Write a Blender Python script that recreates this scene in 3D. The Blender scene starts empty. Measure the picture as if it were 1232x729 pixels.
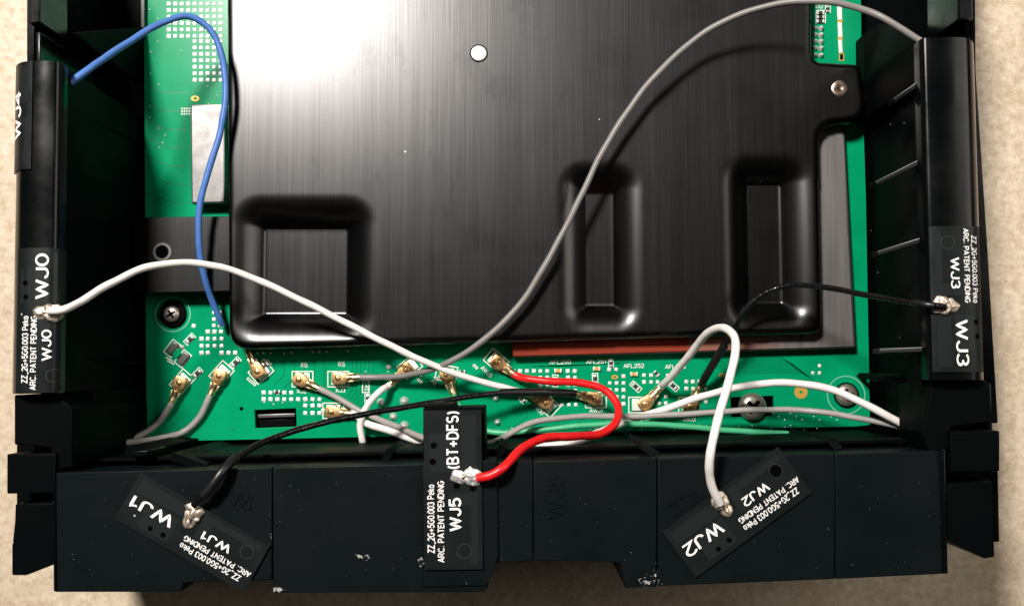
import bpy, bmesh, math, random
import numpy as np
from mathutils import Vector, Matrix
random.seed(7)
rng = np.random.default_rng(7)
C = bpy.context.scene.collection
SC = bpy.context.scene
S = 0.00022                      # metres per unit; one unit is about a pixel of the photo on the heat sink

# ------------------------------------------------------------------ camera, light, exposure
FPX, CAMZ, CX, CY = 1150.0, 1250.0, 616.0, 364.5
TILT = math.atan2(440.0 - CY, FPX)
cam = bpy.data.cameras.new('camera'); cam_o = bpy.data.objects.new('camera', cam); C.objects.link(cam_o)
cam.sensor_width = 36.0; cam.lens = FPX / 1232.0 * 36.0
cam.clip_start = 0.01; cam.clip_end = 50.0
cam_o.location = (0, 0, CAMZ * S); cam_o.rotation_euler = (TILT, 0, 0)
SC.camera = cam_o

W = bpy.data.worlds.new('World'); SC.world = W; W.use_nodes = True
W.node_tree.nodes['Background'].inputs[0].default_value = (1.0, 0.9, 0.8, 1)
W.node_tree.nodes['Background'].inputs[1].default_value = 0.026

def lamp(name, loc, target, power, size, col):
    l = bpy.data.lights.new(name, 'AREA'); l.shape = 'DISK'; l.size = size * S; l.energy = power; l.color = col
    o = bpy.data.objects.new(name, l); C.objects.link(o)
    o.location = Vector(loc) * S
    o.rotation_euler = (Vector(target) - Vector(loc)).to_track_quat('-Z', 'Y').to_euler()
    return o
lamp('ceiling_lamp', (-1060, 1690, 3000), (0, 0, 60), 10.2, 560, (1.0, 0.94, 0.88))
lamp('second_ceiling_lamp', (3100, 1200, 2500), (300, 0, 0), 2.7, 2600, (1.0, 0.92, 0.83))
SC.view_settings.view_transform = 'Standard'; SC.view_settings.look = 'None'
SC.view_settings.gamma = 1.0; SC.view_settings.use_curve_mapping = False
SC.view_settings.exposure = 0.0
SC.render.engine = 'CYCLES'
SC.cycles.max_bounces = 6

# ------------------------------------------------------------------ geometry helpers (units u)
ct, st = math.cos(TILT), math.sin(TILT)
def P(px, py, z):
    a, b = px - CX, CY - py
    dy = st * FPX + ct * b; dz = -ct * FPX + st * b
    t = (z - CAMZ) / dz
    return Vector((a * t, dy * t, z))
def PL(pts, z): return [P(x, y, z) for x, y in pts]

def thing(name, label, cat, loc=(0, 0, 0), group=None):
    o = bpy.data.objects.new(name, None); C.objects.link(o)
    o.empty_display_size = 0.01
    o.location = Vector(loc) * S
    o['label'] = label; o['category'] = cat
    if group: o['group'] = group
    return o
def root_off(parent):
    off = Vector((0, 0, 0)); p = parent
    while p is not None: off += p.location; p = p.parent
    return off
def link(name, me, mat, parent=None, smooth=True, angle=35, label=None):
    if mat is not None and not me.materials: me.materials.append(mat)
    if smooth and len(me.polygons):
        me.polygons.foreach_set('use_smooth', [True] * len(me.polygons))
        me.set_sharp_from_angle(angle=math.radians(angle))
    o = bpy.data.objects.new(name, me); C.objects.link(o)
    if parent is not None: o.parent = parent
    if label: o['label'] = label
    return o
def mesh(name, V, F, mat, parent=None, smooth=True, angle=35, label=None):
    off = root_off(parent)
    me = bpy.data.meshes.new(name)
    me.from_pydata([tuple(Vector(v) * S - off) for v in V], [], F)
    me.update()
    return link(name, me, mat, parent, smooth, angle, label)
def from_bm(name, bm, mat, parent=None, smooth=True, angle=35, label=None):
    off = root_off(parent)
    for v in bm.verts: v.co = v.co * S - off
    me = bpy.data.meshes.new(name); bm.to_mesh(me); bm.free()
    return link(name, me, mat, parent, smooth, angle, label)
def prism_bm(bm, top, z0, bev=0.0, seg=2):
    """solid under the outline `top` (points with their own z), straight down to z0"""
    n = len(top)
    a = sum(top[i].x * top[(i+1) % n].y - top[(i+1) % n].x * top[i].y for i in range(n))
    if a < 0: top = top[::-1]
    vt = [bm.verts.new(p) for p in top]; vb = [bm.verts.new((p.x, p.y, z0)) for p in top]
    f = [bm.faces.new(vt), bm.faces.new(vb[::-1])]
    for i in range(n):
        j = (i + 1) % n
        f.append(bm.faces.new((vt[i], vb[i], vb[j], vt[j])))
    if bev > 0:
        ed = set(e for e in f[0].edges)
        for i in range(n):
            e = bm.edges.get((vt[i], vb[i]))
            if e: ed.add(e)
        bmesh.ops.bevel(bm, geom=list(ed), offset=bev, segments=seg, affect='EDGES', profile=0.6)
def prism(name, top, z0, mat, parent, bev=1.6, label=None):
    bm = bmesh.new(); prism_bm(bm, [Vector(p) for p in top], z0, bev)
    bmesh.ops.recalc_face_normals(bm, faces=bm.faces)
    return from_bm(name, bm, mat, parent, angle=14, label=label)
def ppx(name, pts, z1, z0, mat, parent, bev=1.6, label=None):
    return prism(name, PL(pts, z1), z0, mat, parent, bev, label)
def rrect(x0, y0, x1, y1, r, n=6):
    out = []
    for cx, cy, a0 in ((x1-r, y1-r, 0), (x0+r, y1-r, 90), (x0+r, y0+r, 180), (x1-r, y0+r, 270)):
        for k in range(n + 1):
            a = math.radians(a0 + 90 * k / n); out.append((cx + r * math.cos(a), cy + r * math.sin(a)))
    return out
def circ(cx, cy, r, n=28): return [(cx + r * math.cos(2*math.pi*k/n), cy + r * math.sin(2*math.pi*k/n)) for k in range(n)]
def rounded(poly, n=7):
    """poly of (x, y, r) -> points with the corners rounded"""
    out = []; m = len(poly)
    for i in range(m):
        x, y, r = poly[i]; p = Vector((x, y)); a = Vector(poly[i-1][:2]); b = Vector(poly[(i+1) % m][:2])
        if r <= 0: out.append((x, y)); continue
        u = (a - p).normalized(); v = (b - p).normalized()
        th = math.acos(max(-1, min(1, u.dot(v)))); d = r / math.tan(th / 2)
        q0, q1 = p + u * d, p + v * d
        for k in range(n + 1):
            t = k / n; out.append(tuple((1-t)**2 * q0 + 2*t*(1-t) * p + t*t * q1))
    return out
def curve_mesh(cu):
    o = bpy.data.objects.new('tmp', cu); me = bpy.data.meshes.new_from_object(o)
    bpy.data.objects.remove(o); bpy.data.curves.remove(cu)
    return me
def plate(name, outer, holes, z, thick, mat, parent, bev=0.0, label=None):
    """flat plate with holes; outlines are points (x, y) in u; top at z"""
    cu = bpy.data.curves.new('c', 'CURVE'); cu.dimensions = '2D'; cu.fill_mode = 'BOTH'
    cu.extrude = thick / 2 - bev; cu.bevel_depth = bev; cu.bevel_resolution = 1; cu.offset = -bev
    for loop in [outer] + list(holes):
        sp = cu.splines.new('POLY'); sp.points.add(len(loop) - 1); sp.use_cyclic_u = True
        for q, p in zip(sp.points, loop): q.co = (p[0], p[1], 0, 1)
    me = curve_mesh(cu); off = root_off(parent)
    for v in me.vertices: v.co = Vector((v.co.x, v.co.y, v.co.z + z - thick / 2)) * S - off
    bm = bmesh.new(); bm.from_mesh(me); bmesh.ops.recalc_face_normals(bm, faces=bm.faces); bm.to_mesh(me); bm.free()
    me.materials.clear()
    return link(name, me, mat, parent, angle=14, label=label)
def XY(pts, z): return [(p.x, p.y) for p in PL(pts, z)]

def _arc(cx, cy, rx, ry, a0, a1, n=9):
    return [(cx + rx*math.cos(math.radians(a0 + (a1-a0)*k/n)), cy + ry*math.sin(math.radians(a0 + (a1-a0)*k/n))) for k in range(n + 1)]
GLYPH = {   # advance width, strokes along the centre line; capitals one unit high
 'W': (1.0, [[(0, 1), (.25, 0), (.5, .92), (.75, 0), (1, 1)]]), 'J': (.52, [[(.5, 1), (.5, .3)] + _arc(.25, .27, .25, .27, 0, -180)[1:]]),
 '0': (.6, [_arc(.3, .5, .3, .5, 90, 450, 22)]), '1': (.38, [[(0, .76), (.22, .86), (.3, 1), (.3, 0)]]),
 '2': (.6, [_arc(.3, .72, .3, .28, 165, -35, 10) + [(0, 0), (.62, 0)]]), '3': (.58, [_arc(.28, .74, .27, .26, 160, -80, 10), _arc(.28, .27, .3, .27, 85, -160, 11)]),
 '4': (.62, [[(.46, 0), (.46, 1), (0, .3), (.64, .3)]]), '5': (.6, [[(.56, 1), (.1, 1), (.04, .5)] + _arc(.28, .32, .31, .32, 125, -155, 12)]),
 'Z': (.66, [[(0, 1), (.64, 1), (0, 0), (.66, 0)]]), '_': (.5, [[(0, -.14), (.5, -.14)]]),
 'G': (.78, [_arc(.38, .5, .38, .5, 45, 330, 18) + [(.74, .46), (.44, .46)]]), '+': (.62, [[(0, .42), (.62, .42)], [(.31, .1), (.31, .41)], [(.31, .43), (.31, .74)]]),
 '.': (.1, [[(.05, 0), (.05, .13)]]), 'P': (.64, [[(0, 0), (0, 1), (.34, 1)] + _arc(.34, .74, .28, .26, 90, -90, 8)[1:] + [(.06, .48)]]),
 'e': (.54, [[(.05, .38), (.5, .38)] + _arc(.27, .35, .25, .35, 5, 310, 14)]), 'k': (.5, [[(0, 0), (0, 1)], [(.46, .7), (.08, .33), (.5, 0)]]),
 'o': (.54, [_arc(.27, .35, .26, .35, 90, 450, 16)]), 'A': (.74, [[(0, 0), (.37, 1), (.74, 0)], [(.18, .3), (.56, .3)]]),
 'R': (.68, [[(0, 0), (0, 1), (.36, 1)] + _arc(.36, .75, .28, .25, 90, -90, 8)[1:] + [(.07, .5)], [(.34, .44), (.66, 0)]]),
 'C': (.74, [_arc(.38, .5, .38, .5, 40, 320, 16)]), 'T': (.66, [[(0, 1), (.66, 1)], [(.33, .92), (.33, 0)]]),
 'E': (.58, [[(.56, 1), (0, 1), (0, 0), (.58, 0)], [(.07, .52), (.5, .52)]]), 'N': (.7, [[(0, 0), (0, 1), (.68, 0), (.68, 1)]]),
 'D': (.7, [[(0, 0), (0, 1), (.3, 1)] + _arc(.3, .5, .38, .5, 90, -90, 12)[1:] + [(.06, 0)]]), 'I': (.12, [[(.06, 0), (.06, 1)]]),
 '(': (.26, [_arc(.5, .42, .46, .72, 130, 230, 8)]), ')': (.26, [_arc(-.24, .42, .46, .72, 50, -50, 8)]),
 'B': (.66, [[(0, .08), (0, 1), (.34, 1)] + _arc(.34, .76, .24, .24, 90, -90, 8)[1:] + [(.07, .52)], [(.36, .46)] + _arc(.36, .23, .28, .23, 80, -90, 8)[1:] + [(0, 0)]]),
 'F': (.56, [[(.56, 1), (0, 1), (0, 0)], [(.07, .5), (.48, .5)]]), 'L': (.54, [[(0, 1), (0, 0), (.54, 0)]]), 'X': (.66, [[(0, 0), (.66, 1)], [(0, 1), (.3, .55)], [(.37, .45), (.66, 0)]]),
 'S': (.62, [_arc(.31, .75, .28, .25, 35, 255, 10) + _arc(.31, .26, .3, .26, 75, -150, 11)]), ' ': (.3, [])}
TXT = {}
def text2d(s, bold=0.012):
    """drawn lettering: vertices 0..1 in both axes with a small lift per stroke, and faces"""
    w = 0.15 + (bold - .012) * 2
    if (s, bold) in TXT: return TXT[(s, bold)]
    V, F = [], []; x = 0.0; lift = 0.0
    for ch in s:
        adv, strokes = GLYPH[ch]
        for k, st_ in enumerate(strokes):
            p = [Vector(q) for q in st_]; dn = [p[0]]
            for a, b in zip(p, p[1:]):
                c = max(1, int((b - a).length / .16)); dn += [a.lerp(b, (i + 1) / c) for i in range(c)]
            p = dn; n = len(p); closed = (p[0] - p[-1]).length < 1e-4
            nr = []
            for i in range(n - 1): d = (p[i+1] - p[i]).normalized(); nr.append(Vector((-d.y, d.x)))
            for i in range(n):
                a = nr[i-1] if i > 0 else (nr[-1] if closed else nr[0]); b = nr[i] if i < n-1 else (nr[0] if closed else nr[-1])
                m = (a + b); m = m / max(m.length_squared / 2, .35) if m.length > .1 else a
                V += [(p[i].x + x + m.x*w/2, p[i].y + m.y*w/2, .05*k), (p[i].x + x - m.x*w/2, p[i].y - m.y*w/2, .05*k)]
                if i: j = len(V); F.append((j-4, j-3, j-1, j-2))
        x += adv + w + .03
    V = np.array(V); y0, y1 = (-w/2, 1 + w/2)
    V[:, 0] = (V[:, 0] - V[:, 0].min()) / (V[:, 0].max() - V[:, 0].min()); V[:, 1] = (V[:, 1] - y0) / (y1 - y0)
    TXT[(s, bold)] = (V, F); return V, F
def text_map(name, s, a0, a1, b0, b1, fmap, mat, parent, bold=0.012):
    V, F = text2d(s, bold)
    return mesh(name, [Vector(fmap(a0 + (a1-a0) * x, b0 + (b1-b0) * y)) + Vector((0, 0, z)) for x, y, z in V], F, mat, parent, smooth=False)
def text_px(name, s, cx, cy, ln, h, ang, z, mat, parent, bold=0.012):
    ca, sa = math.cos(math.radians(ang)), math.sin(math.radians(ang))      # image angle, clockwise
    return text_map(name, s, -ln/2, ln/2, -h/2, h/2, lambda a, b: P(cx + a*ca + b*sa, cy + a*sa - b*ca, z), mat, parent, bold)

def spline(pts, step=3.0):
    p = [Vector(q) for q in pts]; p = [2*p[0]-p[1]] + p + [2*p[-1]-p[-2]]
    out = []
    for i in range(1, len(p) - 2):
        a, b, c, d = p[i-1:i+3]
        t0 = 0; t1 = t0 + max((b-a).length, 1e-3)**.5; t2 = t1 + max((c-b).length, 1e-3)**.5; t3 = t2 + max((d-c).length, 1e-3)**.5
        n = max(2, int((c-b).length / step))
        for k in range(n):
            t = t1 + (t2-t1) * k / n
            A1 = a*(t1-t)/(t1-t0)+b*(t-t0)/(t1-t0); A2 = b*(t2-t)/(t2-t1)+c*(t-t1)/(t2-t1); A3 = c*(t3-t)/(t3-t2)+d*(t-t2)/(t3-t2)
            B1 = A1*(t2-t)/(t2-t0)+A2*(t-t0)/(t2-t0); B2 = A2*(t3-t)/(t3-t1)+A3*(t-t1)/(t3-t1)
            out.append(B1*(t2-t)/(t2-t1)+B2*(t-t1)/(t2-t1))
    out.append(p[-2]); return out
def sweep(path, r, n=14):
    V, F = [], []; m = len(path)
    T = [(path[min(i+1, m-1)] - path[max(i-1, 0)]).normalized() for i in range(m)]
    nrm = T[0].orthogonal().normalized()
    for i in range(m):
        nrm = (nrm - T[i] * nrm.dot(T[i])).normalized(); bn = T[i].cross(nrm)
        rr = r(i / (m-1)) if callable(r) else r
        for k in range(n):
            a = 2*math.pi*k/n; V.append(path[i] + nrm * (rr*math.cos(a)) + bn * (rr*math.sin(a)))
    for i in range(m-1):
        for k in range(n):
            F.append((i*n+k, i*n+(k+1) % n, (i+1)*n+(k+1) % n, (i+1)*n+k))
    F.append(tuple(range(n))[::-1]); F.append(tuple((m-1)*n+k for k in range(n)))
    return V, F

# ------------------------------------------------------------------ materials
def mat(name, col, rough=0.5, metal=0.0, spec=0.5, coat=0.0):
    m = bpy.data.materials.new(name); m.use_nodes = True
    b = m.node_tree.nodes['Principled BSDF']
    b.inputs['Base Color'].default_value = (*col, 1); b.inputs['Roughness'].default_value = rough
    b.inputs['Metallic'].default_value = metal; b.inputs['Specular IOR Level'].default_value = spec
    b.inputs['Coat Weight'].default_value = coat
    return m
class NT:
    def __init__(s, m): s.t = m.node_tree; s.b = s.t.nodes['Principled BSDF']
    def n(s, typ, **kw):
        x = s.t.nodes.new(typ)
        for k, v in kw.items(): setattr(x, k, v)
        return x
    def l(s, a, b): s.t.links.new(a, b)
    def coord(s, sc=(1, 1, 1)):
        g = s.n('ShaderNodeNewGeometry'); mp = s.n('ShaderNodeVectorMath', operation='MULTIPLY')
        mp.inputs[1].default_value = tuple(c / S for c in sc); s.l(g.outputs['Position'], mp.inputs[0]); return mp.outputs[0]
    def noise(s, vec, scale, detail=3, rough=0.5):
        x = s.n('ShaderNodeTexNoise'); x.inputs['Scale'].default_value = scale; x.inputs['Detail'].default_value = detail
        x.inputs['Roughness'].default_value = rough; s.l(vec, x.inputs['Vector']); return x.outputs['Fac']
    def ramp(s, fac, stops):
        x = s.n('ShaderNodeValToRGB'); e = x.color_ramp.elements
        while len(e) < len(stops): e.new(0.5)
        for q, (p, c) in zip(e, stops): q.position = p; q.color = (*c, 1) if len(c) == 3 else c
        s.l(fac, x.inputs[0]); return x.outputs[0]
    def rng(s, fac, a, b, c, d):
        x = s.n('ShaderNodeMapRange'); x.inputs[1].default_value = a; x.inputs[2].default_value = b
        x.inputs[3].default_value = c; x.inputs[4].default_value = d; s.l(fac, x.inputs[0]); return x.outputs[0]
    def math(s, op, a, b=None):
        x = s.n('ShaderNodeMath', operation=op)
        for i, v in enumerate((a, b)):
            if v is None: continue
            if isinstance(v, (int, float)): x.inputs[i].default_value = v
            else: s.l(v, x.inputs[i])
        return x.outputs[0]
    def mix(s, fac, a, b):
        x = s.n('ShaderNodeMix', data_type='RGBA')
        if isinstance(fac, (int, float)): x.inputs[0].default_value = fac
        else: s.l(fac, x.inputs[0])
        for i, v in ((6, a), (7, b)):
            if isinstance(v, tuple): x.inputs[i].default_value = (*v, 1)
            else: s.l(v, x.inputs[i])
        return x.outputs[2]
    def bump(s, h, strength, dist=0.5):
        x = s.n('ShaderNodeBump'); x.inputs['Strength'].default_value = strength; x.inputs['Distance'].default_value = dist * S
        s.l(h, x.inputs['Height']); s.l(x.outputs[0], s.b.inputs['Normal'])
    def dust(s, vec, cell=26.0, size=0.055, keep=0.35):
        v = s.n('ShaderNodeTexVoronoi'); v.inputs['Scale'].default_value = 1 / cell; s.l(vec, v.inputs['Vector'])
        d = s.math('LESS_THAN', v.outputs['Distance'], size)
        sep = s.n('ShaderNodeSeparateColor'); s.l(v.outputs['Color'], sep.inputs[0])
        k = s.math('LESS_THAN', sep.outputs[0], keep)
        return s.math('MULTIPLY', d, k)

def plastic(name, col, rough=0.4, scuffs=(), dust=0.3, spec=0.16, bmp=0.12):
    m = mat(name, col, rough, 0.0, spec); t = NT(m); v = t.coord()
    f = t.dust(v, 30, 0.035, dust)
    big = t.noise(v, 0.012, 4, 0.6)
    t.l(t.rng(big, 0.3, 0.7, rough - 0.07, rough + 0.12), t.b.inputs['Roughness'])
    for (x, y, z, rx, ry, th) in scuffs:
        p = P(x, y, z)
        d = t.n('ShaderNodeVectorMath', operation='SUBTRACT'); d.inputs[1].default_value = p; t.l(v, d.inputs[0])
        q = t.n('ShaderNodeVectorMath', operation='MULTIPLY'); q.inputs[1].default_value = (1/rx, 1/ry, 1/60); t.l(d.outputs[0], q.inputs[0])
        ln = t.n('ShaderNodeVectorMath', operation='LENGTH'); t.l(q.outputs[0], ln.inputs[0])
        fall = t.rng(ln.outputs['Value'], 0.0, 1.0, 0.30, 0.0)
        ns = t.noise(v, 0.30, 4, 0.7)
        f = t.math('MAXIMUM', f, t.math('GREATER_THAN', t.math('ADD', ns, fall), th))
    t.l(t.mix(f, col, (0.34, 0.34, 0.325)), t.b.inputs['Base Color'])
    t.bump(t.noise(v, 0.55, 3), bmp, 0.4)
    return m
BLK = (0.0014, 0.0022, 0.0024)
M_CASE = plastic('black_plastic', BLK, 0.5, dust=0.28, spec=0.025)
M_PANEL = plastic('black_plastic_panel', (0.0024, 0.0046, 0.0052), 0.44, spec=0.09,
    scuffs=((436, 670, 266, 26, 9, 0.80), (506, 674, 266, 8, 12, 0.80), (334, 709, 266, 14, 6, 0.72), (782, 699, 266, 24, 12, 0.78), (326, 650, 266, 5, 40, 0.84), (789, 690, 266, 6, 16, .77)), dust=0.2)
M_TUBE = plastic('black_gloss_plastic', BLK, 0.165, dust=0.25, spec=0.24, bmp=0.01)
M_RIB = plastic('black_rib_plastic', BLK, 0.38, dust=0.3, spec=0.5)
M_TAG = mat('black_solder_mask', (0.006, 0.0088, 0.0088), 0.36, 0, 0.2)
M_TAG2 = mat('mask_over_copper', (0.0105, 0.014, 0.014), 0.36, 0, 0.2)
t = NT(M_TAG); v = t.coord()
t.l(t.mix(t.dust(v, 24, 0.045, 0.3), (0.006, 0.0088, 0.0088), (0.4, 0.4, 0.38)), t.b.inputs['Base Color'])
t.l(t.rng(t.noise(v, 0.03, 3), 0.3, 0.7, 0.30, 0.44), t.b.inputs['Roughness'])
M_EDGE = mat('tag_edge', (0.02, 0.024, 0.024), 0.4)
M_PRINT = mat('white_print', (0.78, 0.78, 0.76), 0.6)
M_SILK = mat('white_silkscreen', (0.72, 0.76, 0.70), 0.6)
M_PALE = mat('pale_green_mask_ring', (0.16, 0.48, 0.33), 0.4)
M_DARK = mat('black_void', (0.001, 0.001, 0.001), 0.9, 0, 0.02)
M_CHIP = mat('black_chip', (0.02, 0.02, 0.02), 0.5)

# brushed black-anodised heat sink
M_SINK = mat('brushed_black_aluminium', (0.2, 0.2, 0.2), 0.34, 1.0)
t = NT(M_SINK)
v1 = t.coord((1, 0.012, 0.05)); v0 = t.coord()
st1 = t.noise(v1, 0.42, 4, 0.65); st2 = t.noise(v1, 0.07, 3, 0.6); sm = t.noise(v0, 0.011, 5, 0.62)
br = t.math('ADD', t.math('MULTIPLY', st1, 0.65), t.math('MULTIPLY', st2, 0.35))
base = t.ramp(br, [(0.30, (0.043, 0.0425, 0.043)), (0.52, (0.052, 0.0515, 0.052)), (0.72, (0.063, 0.0625, 0.063))])
smg = t.noise(t.coord((1, .45, 1)), 0.021, 6, 0.68)
base = t.mix(t.rng(smg, 0.58, 0.66, 0, 0.35), base, (0.032, 0.0317, 0.032))
dd = t.dust(v0, 34, 0.030, 0.35)
t.l(t.mix(dd, base, (0.7, 0.7, 0.68)), t.b.inputs['Base Color'])
rr = t.math('ADD', t.rng(br, 0.3, 0.7, 0.29, 0.315), t.rng(sm, 0.52, 0.70, 0.0, -0.02))
t.l(rr, t.b.inputs['Roughness'])
t.b.inputs['Anisotropic'].default_value = 0.25
tg = t.n('ShaderNodeTangent', direction_type='UV_MAP'); tg.uv_map = 'UVMap'; t.l(tg.outputs[0], t.b.inputs['Tangent'])
t.bump(st1, 0.10, 0.5)

def metal(name, col, rough, nscale=0.25, var=0.12, bump=0.15, mt=1.0):
    m = mat(name, col, rough, mt); t = NT(m); v = t.coord()
    n = t.noise(v, nscale, 4, 0.6)
    t.l(t.rng(n, 0.3, 0.7, max(0.05, rough - var), rough + var), t.b.inputs['Roughness'])
    t.l(t.mix(t.rng(n, 0.35, 0.7, 0, 1), col, tuple(c * 0.72 for c in col)), t.b.inputs['Base Color'])
    if bump: t.bump(n, bump, 0.6)
    return m
M_TIN = metal('tinned_shield', (0.135, 0.132, 0.13), 0.40, 0.07, 0.03, 0.05, 0.95)
M_SOLDER = metal('solder', (0.80, 0.79, 0.77), 0.48, 0.35, 0.1, 0.5, 0.6)
M_PAD = mat('tinned_pad', (0.80, 0.80, 0.76), 0.45, 0.35)
M_GOLD = metal('gold_plug', (0.88, 0.55, 0.25), 0.36, 0.3, 0.1, 0.2)
M_GOLD2 = metal('pale_gold_crimp', (0.95, 0.74, 0.42), 0.33, 0.3, 0.1, 0.2)
M_BRONZE = metal('worn_solder', (0.66, 0.56, 0.46), 0.44, 0.3, 0.14, 0.8, 0.75)
M_SCREW = metal('nickel_screw', (0.66, 0.58, 0.50), 0.36, 0.2, 0.08, 0.3, 0.85)
M_RIVET = metal('copper_rivet', (0.55, 0.42, 0.35), 0.35, 0.2)
M_AMBER = mat('amber_pad', (0.62, 0.36, 0.06), 0.45, 0.3)
# shield frame: tinned, with an orange-brown reflection painted into the colour of its lower strip
M_FRAME = mat('tinned_frame_painted_reflection', (0.5, 0.5, 0.5), 0.4, 0.9); t = NT(M_FRAME); v = t.coord()
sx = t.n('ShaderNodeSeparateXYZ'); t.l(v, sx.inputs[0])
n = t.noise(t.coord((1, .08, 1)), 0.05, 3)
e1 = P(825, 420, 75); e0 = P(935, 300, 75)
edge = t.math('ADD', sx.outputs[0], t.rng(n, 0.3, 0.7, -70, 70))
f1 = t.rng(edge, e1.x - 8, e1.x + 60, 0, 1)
brown_refl = t.ramp(t.noise(t.coord((.03, 1, 1)), 0.12, 3), [(0.3, (0.150, 0.020, 0.009)), (0.7, (0.235, 0.036, 0.016))])
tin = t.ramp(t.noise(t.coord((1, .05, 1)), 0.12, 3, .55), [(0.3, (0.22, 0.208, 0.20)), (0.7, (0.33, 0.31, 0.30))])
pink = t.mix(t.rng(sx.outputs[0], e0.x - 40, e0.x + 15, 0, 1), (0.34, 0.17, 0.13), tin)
t.l(t.mix(f1, brown_refl, pink), t.b.inputs['Base Color'])
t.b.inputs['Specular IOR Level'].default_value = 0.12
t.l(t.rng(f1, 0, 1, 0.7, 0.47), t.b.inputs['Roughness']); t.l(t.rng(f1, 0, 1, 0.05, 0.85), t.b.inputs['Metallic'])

# green board
M_PCB = mat('green_solder_mask', (0.0, 0.24, 0.115), 0.22, 0, 0.08); t = NT(M_PCB); v = t.coord()
big = t.noise(v, 0.02, 3)
grn = t.ramp(big, [(0.3, (0.0005, 0.235, 0.098)), (0.7, (0.001, 0.285, 0.126))])
via = t.dust(v, 15, 0.07, 0.22)
t.l(t.mix(via, grn, (0.01, 0.10, 0.06)), t.b.inputs['Base Color'])
t.bump(t.noise(v, 0.25, 2), 0.06, 0.4)

def sheath(name, col, rough=0.42, bumpy=0.1):
    m = mat(name, col, rough); t = NT(m); v = t.coord()
    n = t.noise(v, 0.12, 4, 0.6)
    t.l(t.mix(t.rng(n, 0.35, 0.75, 0, 0.35), col, tuple(c * 0.62 for c in col)), t.b.inputs['Base Color'])
    t.bump(t.noise(v, 0.6, 2), bumpy, 0.6)
    return m
M_WHITE = sheath('white_sheath', (0.78, 0.75, 0.72)); M_GREY = sheath('grey_sheath', (0.33, 0.31, 0.295))
M_DGREY = sheath('dark_grey_sheath', (0.20, 0.19, 0.18)); M_BLUE = sheath('blue_sheath', (0.06, 0.165, 0.47))
M_RED = sheath('red_sheath', (0.70, 0.010, 0.012), 0.35); M_BLACK = mat('black_woven_sheath', (0.004, 0.004, 0.005), 0.24); t = NT(M_BLACK); v = t.coord()
wv = t.n('ShaderNodeTexVoronoi'); wv.inputs['Scale'].default_value = 0.33; t.l(v, wv.inputs['Vector']); t.bump(wv.outputs['Distance'], 0.3, 1.4)
M_GREEN = sheath('green_sheath', (0.055, 0.40, 0.19)); M_BROWN = sheath('brown_sheath', (0.42, 0.16, 0.05))
M_SHRINK = sheath('black_heat_shrink', (0.006, 0.006, 0.007), 0.38, 0.3)

M_TABLE = mat('speckled_beige_counter', (0.6, 0.5, 0.35), 0.5); t = NT(M_TABLE); v = t.coord()
n1 = t.noise(v, 0.010, 6, 0.62); n2 = t.noise(v, 0.09, 6, 0.7); n3 = t.noise(v, 0.035, 6, 0.72)
c = t.ramp(n1, [(0.28, (0.515, 0.42, 0.30)), (0.5, (0.595, 0.495, 0.37)), (0.75, (0.67, 0.57, 0.445))])
c = t.mix(t.rng(n2, 0.50, 0.62, 0, 0.6), c, (0.40, 0.295, 0.18))
c = t.mix(t.rng(n3, 0.52, 0.64, 0, 0.55), c, (0.41, 0.315, 0.20))
c = t.mix(t.rng(n2, 0.45, 0.33, 0, 0.7), c, (0.80, 0.69, 0.52))
c = t.mix(t.dust(v, 18, 0.10, 0.07), c, (0.24, 0.15, 0.08))
t.l(c, t.b.inputs['Base Color']); t.l(t.rng(n2, .3, .7, .4, .6), t.b.inputs['Roughness']); t.bump(n2, 0.12, 0.8)

# ------------------------------------------------------------------ setting
bm = bmesh.new(); prism_bm(bm, [Vector((-2600, -2200, 0)), Vector((2600, -2200, 0)), Vector((2600, 2600, 0)), Vector((-2600, 2600, 0))], -60, 6)
ct_o = from_bm('countertop', bm, M_TABLE); ct_o['kind'] = 'structure'; ct_o['label'] = 'speckled beige countertop under the opened router'

# ------------------------------------------------------------------ levels
ZF, ZB, ZH, ZP, ZT = 24.0, 60.0, 100.0, 266.0, 280.0
TOP = -150                         # the parts run on past the upper edge of the photo to here

# ------------------------------------------------------------------ router case
case = thing('router_case', 'black plastic router case lying open on its back on the beige counter', 'router case', (0, 0, 0))
ppx('floor_tray', [(60, TOP), (1172, TOP), (1180, 640), (60, 655)], ZF, 3, M_CASE, case, 2)

# side towers that carry antennas: a profile swept along an edge line
def tower_frame(p_top, p_bot, outward):
    A, B = P(*p_top, ZT), P(*p_bot, ZT)
    d = (B - A); L = d.length; d.normalize()
    n = Vector((-d.y, d.x, 0)); n = n if n.x * outward > 0 else -n
    return A, d, n, L
def arc(cx, cz, rx, rz, a0, a1, n=10):
    return [(cx + rx * math.cos(math.radians(a0 + (a1-a0)*k/n)), cz + rz * math.sin(math.radians(a0 + (a1-a0)*k/n))) for k in range(n + 1)]
def tower(name, fr, prof, s0, s1, mtl):
    A, d, n, L = fr; V, F = [], []; m = len(prof)
    for s in (s0, s1):
        for (o, z) in prof: V.append(Vector((A.x, A.y, 0)) + d * s + n * o + Vector((0, 0, z)))
    for i in range(m):
        j = (i + 1) % m; F.append((i, j, m + j, m + i))
    F.append(tuple(range(m))); F.append(tuple(range(m, 2*m)))
    bm = bmesh.new(); vs = [bm.verts.new(q) for q in V]
    for f in F: bm.faces.new([vs[i] for i in f])
    bmesh.ops.recalc_face_normals(bm, faces=bm.faces)
    bmesh.ops.bevel(bm, geom=[e for e in bm.edges if e.calc_length() < s1 - s0 - 5 and all(abs((v.co - (Vector((A.x, A.y, v.co.z)) + d * s0)).dot(d)) < .1 for v in e.verts)], offset=1.5, segments=2, affect='EDGES')
    return from_bm(name, bm, mtl, case, angle=40)
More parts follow.
